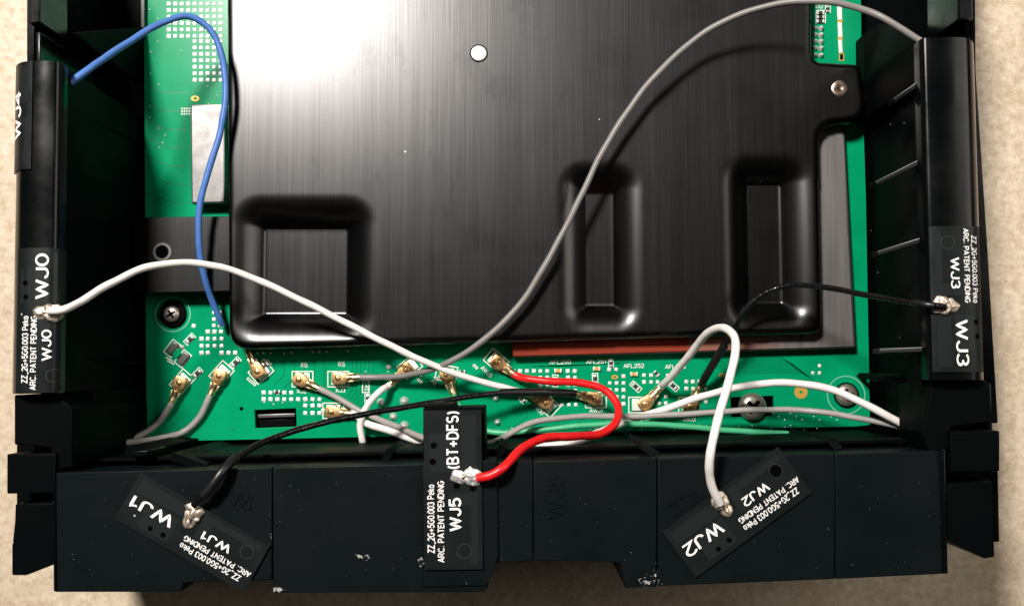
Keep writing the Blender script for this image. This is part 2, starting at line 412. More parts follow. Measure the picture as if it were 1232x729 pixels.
frL = tower_frame((70, 72), (64, 473), -1); frR = tower_frame((1110, 44), (1121, 457), 1)
topL = arc(7, 270, 7, 7, 180, 100, 5) + [(14, 278.5), (21, 279.2)] + arc(27, 227, 32, 52, 90, 0, 18)
profL = [(0, 258)] + topL + [(59, 222), (59, 216)]
lowL = [(1.5, 6), (1.0, 259), (58, 217), (58, 6)]
topR = arc(7, 270, 7, 7, 180, 100, 5) + [(14, 278.5), (24, 279.2), (34, 279.0)] + arc(40, 227, 29, 51.6, 90, 0, 18)
profR = [(0, 258)] + topR + [(69, 222), (69, 216)]
lowR = [(26, 6), (26, 246), (1, 252), (1, 259), (68, 217), (68, 6)]
tower('antenna_tower', frL, profL, 0, frL[3], M_TUBE); tower('antenna_tower', frR, profR, 0, frR[3], M_TUBE)
tower('bay_wall', frL, lowL, 0.5, frL[3] - .5, M_CASE); tower('bay_wall', frR, lowR, 0.5, frR[3] - .5, M_CASE)
def surf(fr, top, lift):
    """maps (along from the top end, across from the inner edge over the curved top) to a point on the tower skin"""
    A, d, n, L = fr; pts = [(-0.0, 265.0)] + top; acc = [0.0]
    for q, w in zip(pts, pts[1:]): acc.append(acc[-1] + math.hypot(w[0]-q[0], w[1]-q[1]))
    start = acc[1] + 2
    def f(s, w, h=0.0):
        w = w + start; i = 0
        while i < len(acc) - 2 and w > acc[i+1]: i += 1
        u = (w - acc[i]) / (acc[i+1] - acc[i]); q, e = pts[i], pts[i+1]
        tx, tz = e[0]-q[0], e[1]-q[1]; m = math.hypot(tx, tz); nx, nz = -tz/m, tx/m
        o, z = q[0] + tx*u + nx*(lift + h), q[1] + tz*u + nz*(lift + h)
        return Vector((A.x, A.y, 0)) + d * s + n * o + Vector((0, 0, z))
    return f
# low inner walls of the two bays and their fins
def fin(name, a, b, thick, zlow=ZF, parent=case, m=M_CASE):
    A, B = P(*a), P(*b); d = (B - A); d.z = 0; d.normalize(); n = Vector((-d.y, d.x, 0)) * thick / 2
    V = [A+n, B+n, B-n, A-n]; return prism(name, V, zlow, m, parent, 0.8)
fin('rib', (168, 170, 66), (74, 126, 262), 5); fin('rib', (150, 247, 66), (74, 219, 262), 5)
fin('rib', (172, 33, 66), (86, 40, 235), 5); fin('rib', (171, TOP, 68), (171.5, 34, 68), 5, m=M_RIB)
fin('rib', (170, 437, 70), (72, 432, 255), 5)
fin('rib', (1054, 221, 243), (1112, 192, 262), 5, zlow=225, m=M_RIB); fin('rib', (1056, 305, 243), (1114, 287, 262), 5, zlow=225, m=M_RIB)
fin('rib', (1058, 422, 243), (1119, 420, 262), 5, zlow=225, m=M_RIB); fin('rib', (1076, 121, 250), (1108, 99, 262), 5, zlow=232, m=M_RIB)
fin('rib', (1054, 455, 120), (1104, 452, 225), 6)
# dark plate between the board and the tower at the upper end
prism('bay_plate', [P(1040, 40, 90), P(1058, 28, 110), P(1090, 30, 200), P(1103, 48, 240), P(1104, 98, 240), P(1060, 122, 110), P(1040, 124, 90)], ZF, M_CASE, case, 3)
# outer walls
ppx('outer_wall', [(32, TOP), (41, TOP), (41, 92), (32, 92)], 236, 4, M_TUBE, case, 1.5)
ppx('inner_wall', [(43, 38), (48, 38), (48, 92), (43, 92)], 250, 4, M_TUBE, case, 1.2)
ppx('wall_cap', [(35, TOP), (48, TOP), (48, 27), (35, 29)], 262, 200, M_TUBE, case, 1.5)
ppx('outer_wall', [(1150, TOP), (1167, TOP), (1172, 60), (1188, 300), (1201, 509), (1180, 509), (1150, 60)], 172, 4, M_TUBE, case, 1.5)
ppx('wall_cap', [(1152, TOP), (1168, TOP), (1171, 23), (1153, 24)], 255, 180, M_TUBE, case, 1.5)
ppx('inner_wall', [(1160, 24), (1171, 23), (1173, 60), (1161, 60)], 230, 60, M_CASE, case, 1.5)
# end blocks with slots beside the front panel
ppx('corner_block', [(17, 475), (70, 475), (87, 492), (87, 562), (64, 566), (64, 535), (17, 535)], 262, 4, M_CASE, case, 2)
ppx('slot_liner', [(20, 530), (66, 530), (66, 610), (20, 610)], 225, 4, M_CASE, case, 1)
ppx('clip', [(8, 546), (67, 545), (67, 593), (8, 594)], 268, 150, M_CASE, case, 2)
ppx('corner_block', [(18, 606), (67, 604), (67, 678), (31, 692), (14, 692), (14, 653), (18, 652)], 258, 6, M_CASE, case, 2)
ppx('corner_block', [(1146, 461), (1188, 459), (1190, 508), (1146, 509)], 258, 4, M_CASE, case, 2)
ppx('corner_block', [(1121, 460), (1189, 458), (1191, 509), (1141, 510), (1141, 545), (1118, 548), (1110, 520)], 262, 205, M_CASE, case, 2)
ppx('slot_liner', [(1138, 505), (1188, 505), (1190, 584), (1138, 584)], 222, 4, M_CASE, case, 1)
ppx('clip', [(1143, 519), (1203, 518), (1203, 567), (1144, 568)], 268, 150, M_CASE, case, 2)
ppx('corner_block', [(1139, 582), (1194, 578), (1197, 670), (1185, 672), (1139, 649)], 258, 6, M_CASE, case, 2)
ppx('outer_wall', [(1190, 560), (1201, 560), (1203, 652), (1192, 652)], 215, 6, M_CASE, case, 2)
ppx('edge_strip', [(1187, 462), (1192, 462), (1194, 518), (1188, 518)], 235, 100, M_TUBE, case, 1)
# front panel in its moulded sections
ty = lambda x: 568.5 - (x - 66) * 0.0245
sect = [([(66, ty(66)), (327, ty(327)), (327, 698), (218, 698), (218, 712), (66, 712)], ZP),
        ([(328.2, ty(328)), (588, ty(588)), (588, 704), (583, 712), (328.2, 713)], ZP + 1.2),
        ([(589, ty(589)), (641, ty(641)), (641, 675), (597, 675), (589, 690)], ZP - 1),
        ([(642, ty(642)), (790, ty(790)), (790, 706), (752, 707), (747, 674), (642, 675)], ZP),
        ([(791.5, ty(791)), (1004, ty(1004)), (1004, 696.5), (791.5, 705)], ZP + 0.8),
        ([(1005, ty(1005)), (1132, ty(1132)), (1137, ty(1132) + 4), (1138, 690), (1005, 696.5)], ZP)]
for pts, z in sect: ppx('front_panel', pts, z, 5, M_PANEL, case, 1.4)
fin('edge_lip', (65, 569, ZP + 2), (66, 711, ZP + 2), 2.6, 200, case, M_TUBE)
fin('edge_lip', (1134, 541, ZP + 3), (1138, 690, ZP + 3), 4.5, 120, case, M_TUBE)
# second, lower wall behind the panel, with cross ribs
iy = lambda x: 550.5 - (x - 150) * 0.0240
ppx('inner_wall', [(112, iy(112)), (1092, iy(1092)), (1092, iy(1092) + 4.5), (112, iy(112) + 4.5)], 214, ZF, M_CASE, case, 1.2)
for a, b, z in (((150, 542), (178, 546), 222), ((206, 549), (248, 563), 235), ((770, 534), (792, 549), 232), ((606, 537), (596, 552), 232), ((470, 541), (463, 556), 226), ((1000, 529), (1010, 540), 228)):
    fin('cross_rib', (*a, z - 8), (*b, z), 9, ZF, case, M_CASE)
ppx('clip', [(152, 543), (177, 542), (177, 548), (152, 549)], 235, 180, M_TUBE, case, 1)
# cable guide by the lower end of the board's long side
ppx('cable_guide', [(1094, 455), (1115, 453), (1117, 534), (1095, 535)], 216, 188, M_CASE, case, 2)
ppx('guide_slot', [(1101, 480), (1109, 480), (1110, 532), (1102, 532)], 222, 210, M_TUBE, case, 1)
ppx('cable_guide', [(1106, 425), (1116, 425), (1118, 540), (1108, 540)], 240, 200, M_CASE, case, 2)
ppx('cable_guide', [(1056, 452), (1086, 455), (1086, 461), (1056, 459)], 200, 180, M_CASE, case, 1.2)
ppx('bay_plate', [(78, 470), (112, 470), (112, 560), (78, 560)], 200, ZF, M_CASE, case, 2)
# arm under the middle antenna
ppx('antenna_arm', [(509, 487), (546, 486), (546, 491), (583, 490), (585, 566), (509, 568)], 262, 190, M_CASE, case, 1.5)
ppx('antenna_rest', [(508, 556), (598, 553), (600, 672), (590, 690), (587, 705), (508, 707)], 269, 200, M_PANEL, case, 2)
# moulded numbers beside the antennas
text_px('moulded_lettering', 'WJ5', 668, 597, 54, 20, -90, ZP + 1.2, M_PANEL, case, .02)
text_px('moulded_lettering', 'WJ1', 280, 598, 50, 20, 198, ZP + 1.2, M_PANEL, case, .02)
text_px('moulded_lettering', 'WJ2', 824, 604, 42, 18, 148, ZP + 2.0, M_PANEL, case, .02)

# ------------------------------------------------------------------ circuit board
board = thing('circuit_board', 'green circuit board with tinned pads screwed down inside the black case', 'circuit board', P(616, 300, ZF))
bout = [(172, TOP), (1034, TOP), (1037, 80), (1042, 240), (1047, 511), (1030, 513), (190, 531), (176, 525)]
slot = [(306, 493), (356, 491), (357, 513), (307, 515)]
notch = [(879, 478), (931, 476), (932, 500), (880, 502)]
plate('board', XY(bout, ZB), [XY(slot, ZB), XY(notch, ZB), XY(circ(208, 378, 17), ZB), XY(circ(1018, 475, 15), ZB), XY(circ(195, 303, 8), ZB)], ZB, 7, M_PCB, board, 0.5)
ppx('slot_hook', [(310, 498.5), (355, 497), (355, 501.5), (310, 503)], 56, ZF + 4, M_TIN, board, 1)  # black plastic hook; silver colour stands in for light on its top edge
ppx('slot_hook', [(310, 505), (355, 503.5), (355, 512), (310, 513.5)], 50, ZF + 4, M_TUBE, board, 1)

def lathe_bm(bm, cx, cy, prof, n=28):
    rings = []
    for r, z in prof:
        rings.append([bm.verts.new((cx + r*math.cos(2*math.pi*k/n), cy + r*math.sin(2*math.pi*k/n), z)) for k in range(n)] if r > 0 else [bm.verts.new((cx, cy, z))])
    for a, b in zip(rings, rings[1:]):
        for k in range(n):
            j = (k + 1) % n
            if len(b) == 1: bm.faces.new((a[k], a[j], b[0]))
            elif len(a) == 1: bm.faces.new((a[0], b[j], b[k]))
            else: bm.faces.new((a[k], a[j], b[j], b[k]))
def screw(px, py, z, r, h, parent, m=M_SCREW, rot=20, cross=True):
    c = P(px, py, z); bm = bmesh.new()
    lathe_bm(bm, c.x, c.y, [(r*.9, z - 8), (r, z), (r*.97, z + h*.35), (r*.8, z + h*.75), (r*.5, z + h*.96), (0, z + h)])
    o = from_bm('screw', bm, m, parent)
    if cross:
        bm = bmesh.new()
        for a in (rot, rot + 90):
            ca, sa = math.cos(math.radians(a)), math.sin(math.radians(a)); l, w = r*.55, r*.13
            prism_bm(bm, [Vector((c.x + x*ca - y*sa, c.y + x*sa + y*ca, z + h*1.02 + (0.15 if a == rot else 0))) for x, y in ((-l, -w), (l, -w), (l, w), (-l, w))], z + h*.4)
        from_bm('recess', bm, M_DARK, o, smooth=False)
    return o
def ring(name, px, py, z, r, w, m, parent, n=40):
    V, F = [], []; c = P(px, py, z)
    for k in range(n):
        a = 2*math.pi*k/n
        V += [c + Vector((math.cos(a), math.sin(a), 0)) * r, c + Vector((math.cos(a), math.sin(a), 0)) * (r + w)]
    for k in range(n): j = (k+1) % n; F.append((2*k, 2*k+1, 2*j+1, 2*j))
    return mesh(name, V, F, m, parent, smooth=False)
ring('mask_ring', 208, 378, ZB + .3, 21, 1.3, M_PALE, board); ring('mask_ring', 1018, 475, ZB + .3, 22.5, 1.4, M_PALE, board)
for px, py, r in ((208, 378, 17), (1018, 475, 15.5)):
    c = P(px, py, ZB); bm = bmesh.new()
    lathe_bm(bm, c.x, c.y, [(r*.98, ZF), (r*.98, ZB + 3), (r*.92, ZB + 4), (r*.74, ZB + 4), (r*.70, ZB + 1), (r*.70, ZF)]); from_bm('standoff', bm, M_TUBE, board)
screw(207, 378, ZB, 10.5, 5, board, rot=35); screw(1018, 475, ZB + 2, 14, 6, board, rot=10)
screw(905, 489, ZB + 3, 17.5, 10, board, rot=50)
screw(195, 303, ZH - 16, 8, 3, board, M_CHIP, 0)

# tinned pads, too small to tell apart singly: one joined part per cluster
def pads(pts, r=2.9, hex_=4):
    bm = bmesh.new()
    for x, y in pts:
        c = P(x, y, ZB); j = r * (0.92 + 0.16 * random.random()); a0 = math.pi/4 + (random.random() - .5)*.5
        j *= 1.18; rg = [bm.verts.new((c.x + j*math.cos(a0 + 2*math.pi*k/hex_), c.y + j*math.sin(a0 + 2*math.pi*k/hex_), ZB + .2)) for k in range(hex_)]
        r2 = [bm.verts.new((c.x + j*.72*math.cos(a0 + 2*math.pi*k/hex_), c.y + j*.72*math.sin(a0 + 2*math.pi*k/hex_), ZB + .7)) for k in range(hex_)]
        t_ = bm.verts.new((c.x + .5, c.y + .4, ZB + 1.1))
        for k in range(hex_):
            q = (k+1) % hex_; bm.faces.new((rg[k], rg[q], r2[q], r2[k])); bm.faces.new((r2[k], r2[q], t_))
    o = from_bm('tinned_pads', bm, M_PAD, board, angle=25); o['kind'] = 'stuff'
cols9 = [203 + 7.8*i for i in range(9)]
pads([(x, y) for x in cols9 for y in [-150 + 7.75*k for k in range(0, 26)] if y < 44], 3.0)
pads([(x, 50 + 7.75*j) for x in cols9[4:] for j in range(7)], 3.0)
pads([(233, 392), (257.5, 376), (265, 376), (257.5, 384), (265, 384), (257.5, 391.5), (265, 391.5)] + [(x, 399) for x in (250, 258, 266)] + [(x, y) for x in (242.5, 250, 258.3, 266.6) for y in (407.5, 416)] + [(x, 424.3) for x in (242.5, 250, 266.6, 275, 283)])
c2 = lambda x, y: (290 + x/6.625, 410 + y/6.625)
pads([c2(x, 412) for x in (180, 235, 290, 345, 400)] + [c2(x, 465) for x in (180, 235, 290, 345, 400, 455, 512, 570, 625)] + [c2(x, y) for x in (512, 570, 625) for y in (515, 575)])
c3 = lambda x, y: (560 + x/6.625, 410 + y/6.625)
pads([c3(x, 240) for x in (385, 435, 490, 545, 597, 652, 815, 870)] + [c3(x, y) for x in (597, 652, 818, 873) for y in (292, 350)] + [c3(820, 398), c3(875, 398), c3(768, 508), c3(825, 508), c3(880, 508)], 2.7)
c4 = lambda x, y: (690 + x/6.075, 410 + y/6.075)
pads([c4(*q) for q in ((260, 208), (312, 208), (365, 258), (265, 308), (315, 308), (365, 308), (265, 358), (315, 358), (365, 358), (315, 410), (365, 410), (365, 460),
      (515, 250), (567, 250), (615, 250), (515, 300), (567, 300), (615, 300), (825, 298), (872, 298), (920, 296), (825, 348), (875, 350), (675, 405), (675, 455), (625, 455), (965, 350), (965, 400), (968, 445))], 2.7)
pads([(986, 440), (978, 448.5), (986, 448.5)], 2.6)
pads([(180, 12), (190, 23), (181, 63), (190, 50), (181, 89), (191, 102), (180, 128), (191, 155), (180, 141), (196, 172), (199, 163), (218, 61), (250, 104), (262, 115), (192, 178), (251, 125), (1006, 120)], 0.9, 6)
# hidden row under the lower edge of the heat sink
pads([c2(x, y) for x, y in ((130, 97), (178, 97), (235, 97), (345, 97), (402, 93), (570, 87), (625, 87), (682, 85), (850, 80))], 1.6)
def joint(px, py, r, h, parent=board, name='solder_joint', m=M_SOLDER):
    c = P(px, py, ZB); bm = bmesh.new()
    lathe_bm(bm, c.x, c.y, [(r, ZB - .5), (r*.95, ZB + h*.2), (r*.7, ZB + h*.55), (r*.42, ZB + h*.85), (r*.2, ZB + h), (0, ZB + h*1.02)], 16); from_bm(name, bm, m, parent, angle=60)
for x, y, r, h in ((458, 483.5, 5, 7), (486.5, 482.5, 6, 8), (486.5, 512, 6, 8), (473, 501, 5, 6), (596.5, 479, 4.2, 6), (598.5, 507.5, 4, 7)): joint(x, y, r, h)
for y in (34.8, 42.8, 50.8, 58.8, 67.4):
    joint(987.5, y, 3.8, 6); joint(980.5, y - .5, 3, 6)

# silkscreen print
ZS = ZB + 0.35
def outline(pts, w=1.1, m=M_SILK, name='silkscreen_outline', closed=True):
    c = Vector((sum(p[0] for p in pts) / len(pts), sum(p[1] for p in pts) / len(pts))); V, F = [], []
    n = len(pts)
    for i in range(n if closed else n - 1):
        a, b = Vector(pts[i]), Vector(pts[(i+1) % n]); d = (b-a).normalized(); k = Vector((-d.y, d.x)) * w/2
        a2, b2 = a - d*w/2, b + d*w/2; s = len(V)
        z = ZS + 0.04 * (i % 2)
        V += [P(*(a2+k), z), P(*(b2+k), z), P(*(b2-k), z), P(*(a2-k), z)]; F.append((s, s+1, s+2, s+3))
    mesh(name, V, F, m, board, smooth=False)
def rot_rect(cx, cy, l, w, ang):
    ca, sa = math.cos(math.radians(ang)), math.sin(math.radians(ang))
    return [(cx + x*ca - y*sa, cy + x*sa + y*ca) for x, y in ((-l/2, -w/2), (l/2, -w/2), (l/2, w/2), (-l/2, w/2))]
def silk(s, cx, cy, ln, h, ang=0, bold=.02): text_px('silkscreen_text', s, cx, cy, ln, h, ang, ZS, M_SILK, board, bold)
silk('AFL250', 674, 435.5, 26, 5.2, -1); silk('AFL251', 717, 435, 24, 5.2, -1); silk('AFL252', 762.5, 440, 25, 5.2, -1); silk('AFL253', 812.5, 441, 25, 5.2, -1)
silk('AWJ2', 772, 507, 20, 5, 0); silk('AWJ3', 829, 504.5, 16, 5, 0); silk('AWJ1', 717, 494, 16, 5, 0)
silk('AWJ5', 585.5, 447, 17, 5.5, 44); silk('AWJ0', 647.5, 492, 17, 5.5, 44)
silk('XJ2', 363, 470.5, 12, 5, 0); silk('XJ3', 409.5, 469.5, 12, 5, 0)
silk('R15', 366, 439, 8, 6, 0); silk('R15', 411, 438, 8, 6, 0)
# copper traces under the mask: thin raised lines, one joined part
M_TRACE = mat('trace_under_mask', (0.001, 0.150, 0.062), 0.25, 0, 0.3)
bm = bmesh.new()
def trace(pts, w=1.0):
    for a, b in zip(pts, pts[1:]):
        d = Vector((b[0]-a[0], b[1]-a[1])).normalized(); k = Vector((-d.y, d.x))*w/2; e = d*w*.45
        q = [P(a[0]-e.x+k.x, a[1]-e.y+k.y, ZB+.18), P(b[0]+e.x+k.x, b[1]+e.y+k.y, ZB+.18), P(b[0]+e.x-k.x, b[1]+e.y-k.y, ZB+.18), P(a[0]-e.x-k.x, a[1]-e.y-k.y, ZB+.18)]
        bm.faces.new([bm.verts.new(p) for p in q])
for k in range(9): y = 429.5 + k*2.3; trace([(845 + k*4, y + 3), (905, y + 1.5), (940 + 3*k, y + .6), (955 + 3*k, y + 9)], .9)
for k in range(6): trace([(412 + 5*k, 482 + 2*k), (424 + 5*k, 470 + 2*k), (424 + 5*k, 430)], .9)
for k in range(5): trace([(626 + 9*k, 432), (634 + 9*k, 441), (720 + 9*k, 438 - .4*k)], .8)
for k in range(7): trace([(176, 100 + 22*k), (196 + 2*k, 112 + 22*k), (226, 112 + 22*k)], .9)
for k in range(6): trace([(330 + 12*k, 428), (330 + 12*k, 448 + 3*k), (318 + 12*k, 460 + 3*k)], .8)
for k in range(8): trace([(590 + 24*k, 516 - .3*k), (612 + 24*k, 498 + 2*(k % 3))], .9)
o = from_bm('copper_traces', bm, M_TRACE, board, smooth=False); o['kind'] = 'stuff'
# small parts with their printed outlines: (x, y, angle)
def small_part(px, py, ang, l=9, w=5, body=M_CHIP, name='chip_capacitor'):
    o = ppx(name, rot_rect(px, py, l, w, ang), ZB + 3.2, ZB - 1, body, board, .5)
    ca, sa = math.cos(math.radians(ang)), math.sin(math.radians(ang))
    for s in (-1, 1):
        q = rot_rect(px + s*ca*l*.42, py + s*sa*l*.42, l*.26, w*1.12, ang)
        bm = bmesh.new(); prism_bm(bm, PL(q, ZB + 3.6), ZB - .5, .3); bmesh.ops.recalc_face_normals(bm, faces=bm.faces); from_bm('terminal', bm, M_SOLDER, o)
for x, y, a in ((237, 449, -45), (283, 436, -45), (228, 408, -45), (319, 440, -45), (668, 458, 90), (716, 456, 88), (765, 465, 42), (810, 464, 42), (575.5, 466, 90)):
    if x != 575.5: outline(rot_rect(x, y, 14, 6.5, a), 1); small_part(x, y, a, 9, 3.6)
for x, y in ((671.5, 446), (718, 443.5), (763, 450), (806, 452)):
    small_part(x, y, 0, 8, 4.4, M_AMBER, 'chip_inductor')
for x, y, l, w in ((207, 419, 15, 8), (220, 431.5, 15, 8)):
    outline(rot_rect(x, y, l + 4, w + 3.5, -52), 1.1)
    ppx('metal_tab', rot_rect(x, y, l, w, -52), ZB + 4, ZB - 1, M_TIN, board, .8)
ppx('chip_capacitor', rot_rect(212, 425, 9, 9, -40), ZB + 3, ZB - 1, M_PCB, board, .5); joint(219.5, 417.5, 3, 3)
outline([(200, 430), (207, 434)], 1.5, closed=False); outline([(202, 434), (209, 438)], 1.5, closed=False)
# coax sockets under the plugs: (x, y, angle)
SOCK = [(219, 459, -48), (266.5, 449, -48), (314, 447, -40), (364, 456, 0), (407, 456, 0), (401, 494, 0), (493, 441, -38), (537, 449, 10), (597, 434, 40), (659, 487, 44), (717, 481, 0), (769, 487, 0), (829, 487, 0)]
for x, y, a in SOCK:
    o = ppx('coax_socket', rot_rect(x, y, 17, 14, a), ZB + 3, ZB - 1, M_PAD, board, .6)
    outline(rot_rect(x, y, 25, 18.5, a), 1.2)
for x, y, a in ((300, 457, 45), (305, 461, 45), (390, 493, 0), (525, 455, 45), (522, 460, 45), (505, 458, 45), (572, 441, 44)):
    outline(rot_rect(x, y, 6, 2.2, a), 1, name='silkscreen_mark')
outline(rot_rect(440, 465, 8, 14, 0), 1.2, name='silkscreen_mark'); silk('L45', 441, 465, 10, 5, 90)
joint(467.5, 441.5, 3.4, 3)
pads([(600 + 13*k + 3*(k % 3), 517 - (k % 4)*1.7) for k in range(30)] + [(440 + 9*k, 447 + (k % 3)*5) for k in range(5)] + [(318 + 11*k, 484 + (k % 2)*2) for k in range(3)] + [(930 + 7*k, 497 + (k % 3)*4) for k in range(14)], 0.95, 6)
for x, y, a in ((505, 447, 40), (556, 447, 0), (735, 437, 90), (790, 449, 45), (845, 462, 0), (628, 480, 45), (442, 479, 90), (333, 471, 0)): small_part(x, y, a, 6.5, 3.2)
for x, y, a in ((505, 447, 40), (735, 437, 90), (628, 480, 45), (442, 479, 90)): outline(rot_rect(x, y, 10, 6, a), .9)
# amber test pads and other odd pads
for x, y, rx, ry in ((235, 119, 5, 3.4), (739.5, 453.5, 4.2, 2.6), (868.5, 451.5, 3.8, 2.6)):
    plate('test_pad', XY([(x + rx*math.cos(k*.524), y + ry*math.sin(k*.524)) for k in range(12)], ZB), [XY([(x + rx*.45*math.cos(k*.524), y + ry*.45*math.sin(k*.524)) for k in range(12)], ZB)], ZB + .8, 1.2, M_AMBER, board)
plate('test_pad', XY(circ(963.5, 471.5, 8, 20), ZB), [XY(circ(963.5, 471.5, 2, 10), ZB)], ZB + .5, .9, M_AMBER, board)
plate('drill_hole', XY(circ(290.5, 491.5, 2.3, 12), ZB), [], ZB + .3, .5, M_DARK, board)
outline(rot_rect(1037, 434, 7, 7, 0), .8, M_PCB)
for k in range(12): outline(rot_rect(219 + (k % 4)*3, 131 + (k//4)*3.2, 1.3, 1.3, 45), .7, name='silkscreen_mark')
# solder strip in the cut-out at the upper end
for y0, y1, w in ((TOP, -2, 6), (7, 24, 5.5), (27, 45, 5), (48, 64, 4.5)):
    ppx('solder_strip', [(1010 - w/2 + y0*.02, y0), (1010 + w/2 + y0*.02, y0), (1010 + w/2 + y1*.03, y1), (1010 - w/2 + y1*.03, y1)], ZB + 1.5, ZB - 1, M_PAD, board, .5)
for y in (25.5, 46.5): ppx('test_pad', [(1008, y - 1.5), (1014, y - 1.5), (1014, y + 1.5), (1008, y + 1.5)], ZB + 1.2, ZB - 1, M_AMBER, board, .4)
outline(rot_rect(1012.5, 69, 5, 8, 0), 1.1, M_AMBER, 'silkscreen_mark'); plate('drill_hole', XY(rot_rect(1012.5, 69, 3.4, 6, 0), ZB), [], ZB + .3, .5, M_DARK, board)
outline(rot_rect(987.5, 20.5, 11, 15, 0), 1.1); outline(rot_rect(996, 11, 6, 9, 0), 1)
for y in (15.5, 20.5, 25.5): small_part(987.5, y, 0, 8, 3.2)
small_part(996, 11, 90, 6, 3)
silk('D2', 986, 8, 9, 5)

# shield metal
ppx('shield_can', [(229, 126), (270, 125), (271, 244), (230, 245)], ZB + 22, ZB - 1, M_TIN, board, 2)
fr_out = rounded([(960, 149, 0), (1013, 149, 5), (1027.5, 417, 2), (617, 428.5, 1), (616, 405, 0), (960, 400, 0)])
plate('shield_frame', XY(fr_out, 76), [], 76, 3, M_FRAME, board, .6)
ppx('frame_lip', [(617, 425.5), (1028, 414.5), (1028.5, 419), (617.5, 430)], 74, ZB - .5, M_TIN, board, .8)
ppx('frame_lip', [(1013, 150), (1016, 150), (1030, 418), (1026.5, 418)], 74.5, ZB - .5, M_TIN, board, .8)

# ------------------------------------------------------------------ heat sink
sink = thing('heat_sink', 'large black brushed metal heat sink with three pressed pockets above the green board', 'heat sink', P(630, 200, ZB))
so = rounded([(271, TOP, 0), (978, TOP, 0), (978, 73, 14), (1037, 76, 12), (1045, 146, 26), (986, 150, 22), (991, 401, 16), (274, 421, 26)])
op = np.array([(p.x, p.y) for p in PL(so, ZH)])
def seg_d(Q, poly):
    d = np.full(len(Q), 1e9); ins = np.zeros(len(Q), bool); n = len(poly); near = np.zeros_like(Q)
    for i in range(n):
        a, b = poly[i], poly[(i+1) % n]; ab = b - a; t_ = np.clip(((Q-a) @ ab) / max(ab @ ab, 1e-9), 0, 1)
        pr = a + t_[:, None]*ab; dd_ = np.linalg.norm(Q - pr, axis=1); m = dd_ < d; d[m] = dd_[m]; near[m] = pr[m]
        c = ((a[1] > Q[:, 1]) != (b[1] > Q[:, 1])) & (Q[:, 0] < (b[0]-a[0]) * (Q[:, 1]-a[1]) / (b[1]-a[1] + 1e-12) + a[0]); ins ^= c
    return np.where(ins, -d, d), near
step = 2.6
gx = np.arange(op[:, 0].min() - step, op[:, 0].max() + 2*step, step); gy = np.arange(op[:, 1].min() - step, op[:, 1].max() + 2*step, step)
X, Y = np.meshgrid(gx, gy); Q = np.stack([X.ravel(), Y.ravel()], 1); sd, near = seg_d(Q, op)
nx, ny = len(gx), len(gy); ins = (sd < 0.3).reshape(ny, nx)
cell = ins[:-1, :-1] | ins[1:, :-1] | ins[:-1, 1:] | ins[1:, 1:]
used = np.zeros((ny, nx), bool); used[:-1, :-1] |= cell; used[1:, :-1] |= cell; used[:-1, 1:] |= cell; used[1:, 1:] |= cell
Q2 = np.where((sd > -0.9)[:, None], near, Q); sd2 = np.where(sd > -0.9, 0, sd)
def sm(x): x = np.clip(x, 0, 1); return x*x*(3 - 2*x)
def pocket(px0, py0, px1, py1, grow, depth):
    c = [P(*q, ZH - depth) for q in ((px0, py0), (px1, py0), (px1, py1), (px0, py1))]
    x0 = (c[0].x + c[3].x)/2; x1 = (c[1].x + c[2].x)/2; y1 = (c[0].y + c[1].y)/2; y0 = (c[2].y + c[3].y)/2
    ax = np.abs(Q2[:, 0] - (x0+x1)/2 - 0.012*(Q2[:, 1]*0)) - (x1-x0)/2; ay = np.abs(Q2[:, 1] - (y0+y1)/2) - (y1-y0)/2
    d = np.sqrt(np.maximum(ax, 0)**2 + np.maximum(ay, 0)**2) + np.minimum(np.maximum(ax, ay), 0)
    q = np.clip(d / grow, 0, 1)
    return -(depth - 2.5) * (1 - q)**2.2 - 2.5 * (1 - sm((d + 1.6) / 2.4))
Z = np.full(len(Q2), ZH)
Z += pocket(318, 275, 420, 380, 40, 23) + pocket(703, 230, 739, 370, 36, 21) + pocket(897, 222, 941, 367, 37, 22)
R = 8.0; din = np.clip(-sd2, 0, R); Z -= R - np.sqrt(np.maximum(R*R - (R - din)**2, 0))
idx = -np.ones(ny*nx, int); keep = np.where(used.ravel())[0]; idx[keep] = np.arange(len(keep))
V = [Vector((Q2[k, 0], Q2[k, 1], Z[k])) for k in keep]; I = idx.reshape(ny, nx); F = []
for j, i in zip(*np.where(cell)): F.append((I[j, i], I[j, i+1], I[j+1, i+1], I[j+1, i]))
bm = bmesh.new(); vs = [bm.verts.new(v) for v in V]
for f in F: bm.faces.new([vs[int(i)] for i in f])
bmesh.ops.remove_doubles(bm, verts=bm.verts, dist=0.02)
bd = [e for e in bm.edges if e.is_boundary]
ex = bmesh.ops.extrude_edge_only(bm, edges=bd)
for v in ex['geom']:
    if isinstance(v, bmesh.types.BMVert): v.co.z = ZH - 16
bmesh.ops.recalc_face_normals(bm, faces=bm.faces)
if max(bm.faces, key=lambda f: f.calc_area()).normal.z < 0: bmesh.ops.reverse_faces(bm, faces=bm.faces)
plate_o = from_bm('pressed_plate', bm, M_SINK, sink, angle=50)
tab = ppx('mounting_tab', rounded([(160, 262, 4), (292, 260, 0), (292, 350, 0), (160, 352, 4)]), ZH - 10, ZH - 16, M_SINK, sink, .8)
for o in (plate_o, tab):
    me = o.data; uv = me.uv_layers.new(name='UVMap')
    co = np.empty(len(me.vertices)*3); me.vertices.foreach_get('co', co); co = co.reshape(-1, 3)
    li = np.empty(len(me.loops), int); me.loops.foreach_get('vertex_index', li)
    uv.data.foreach_set('uv', (co[li][:, :2] * 8).ravel())
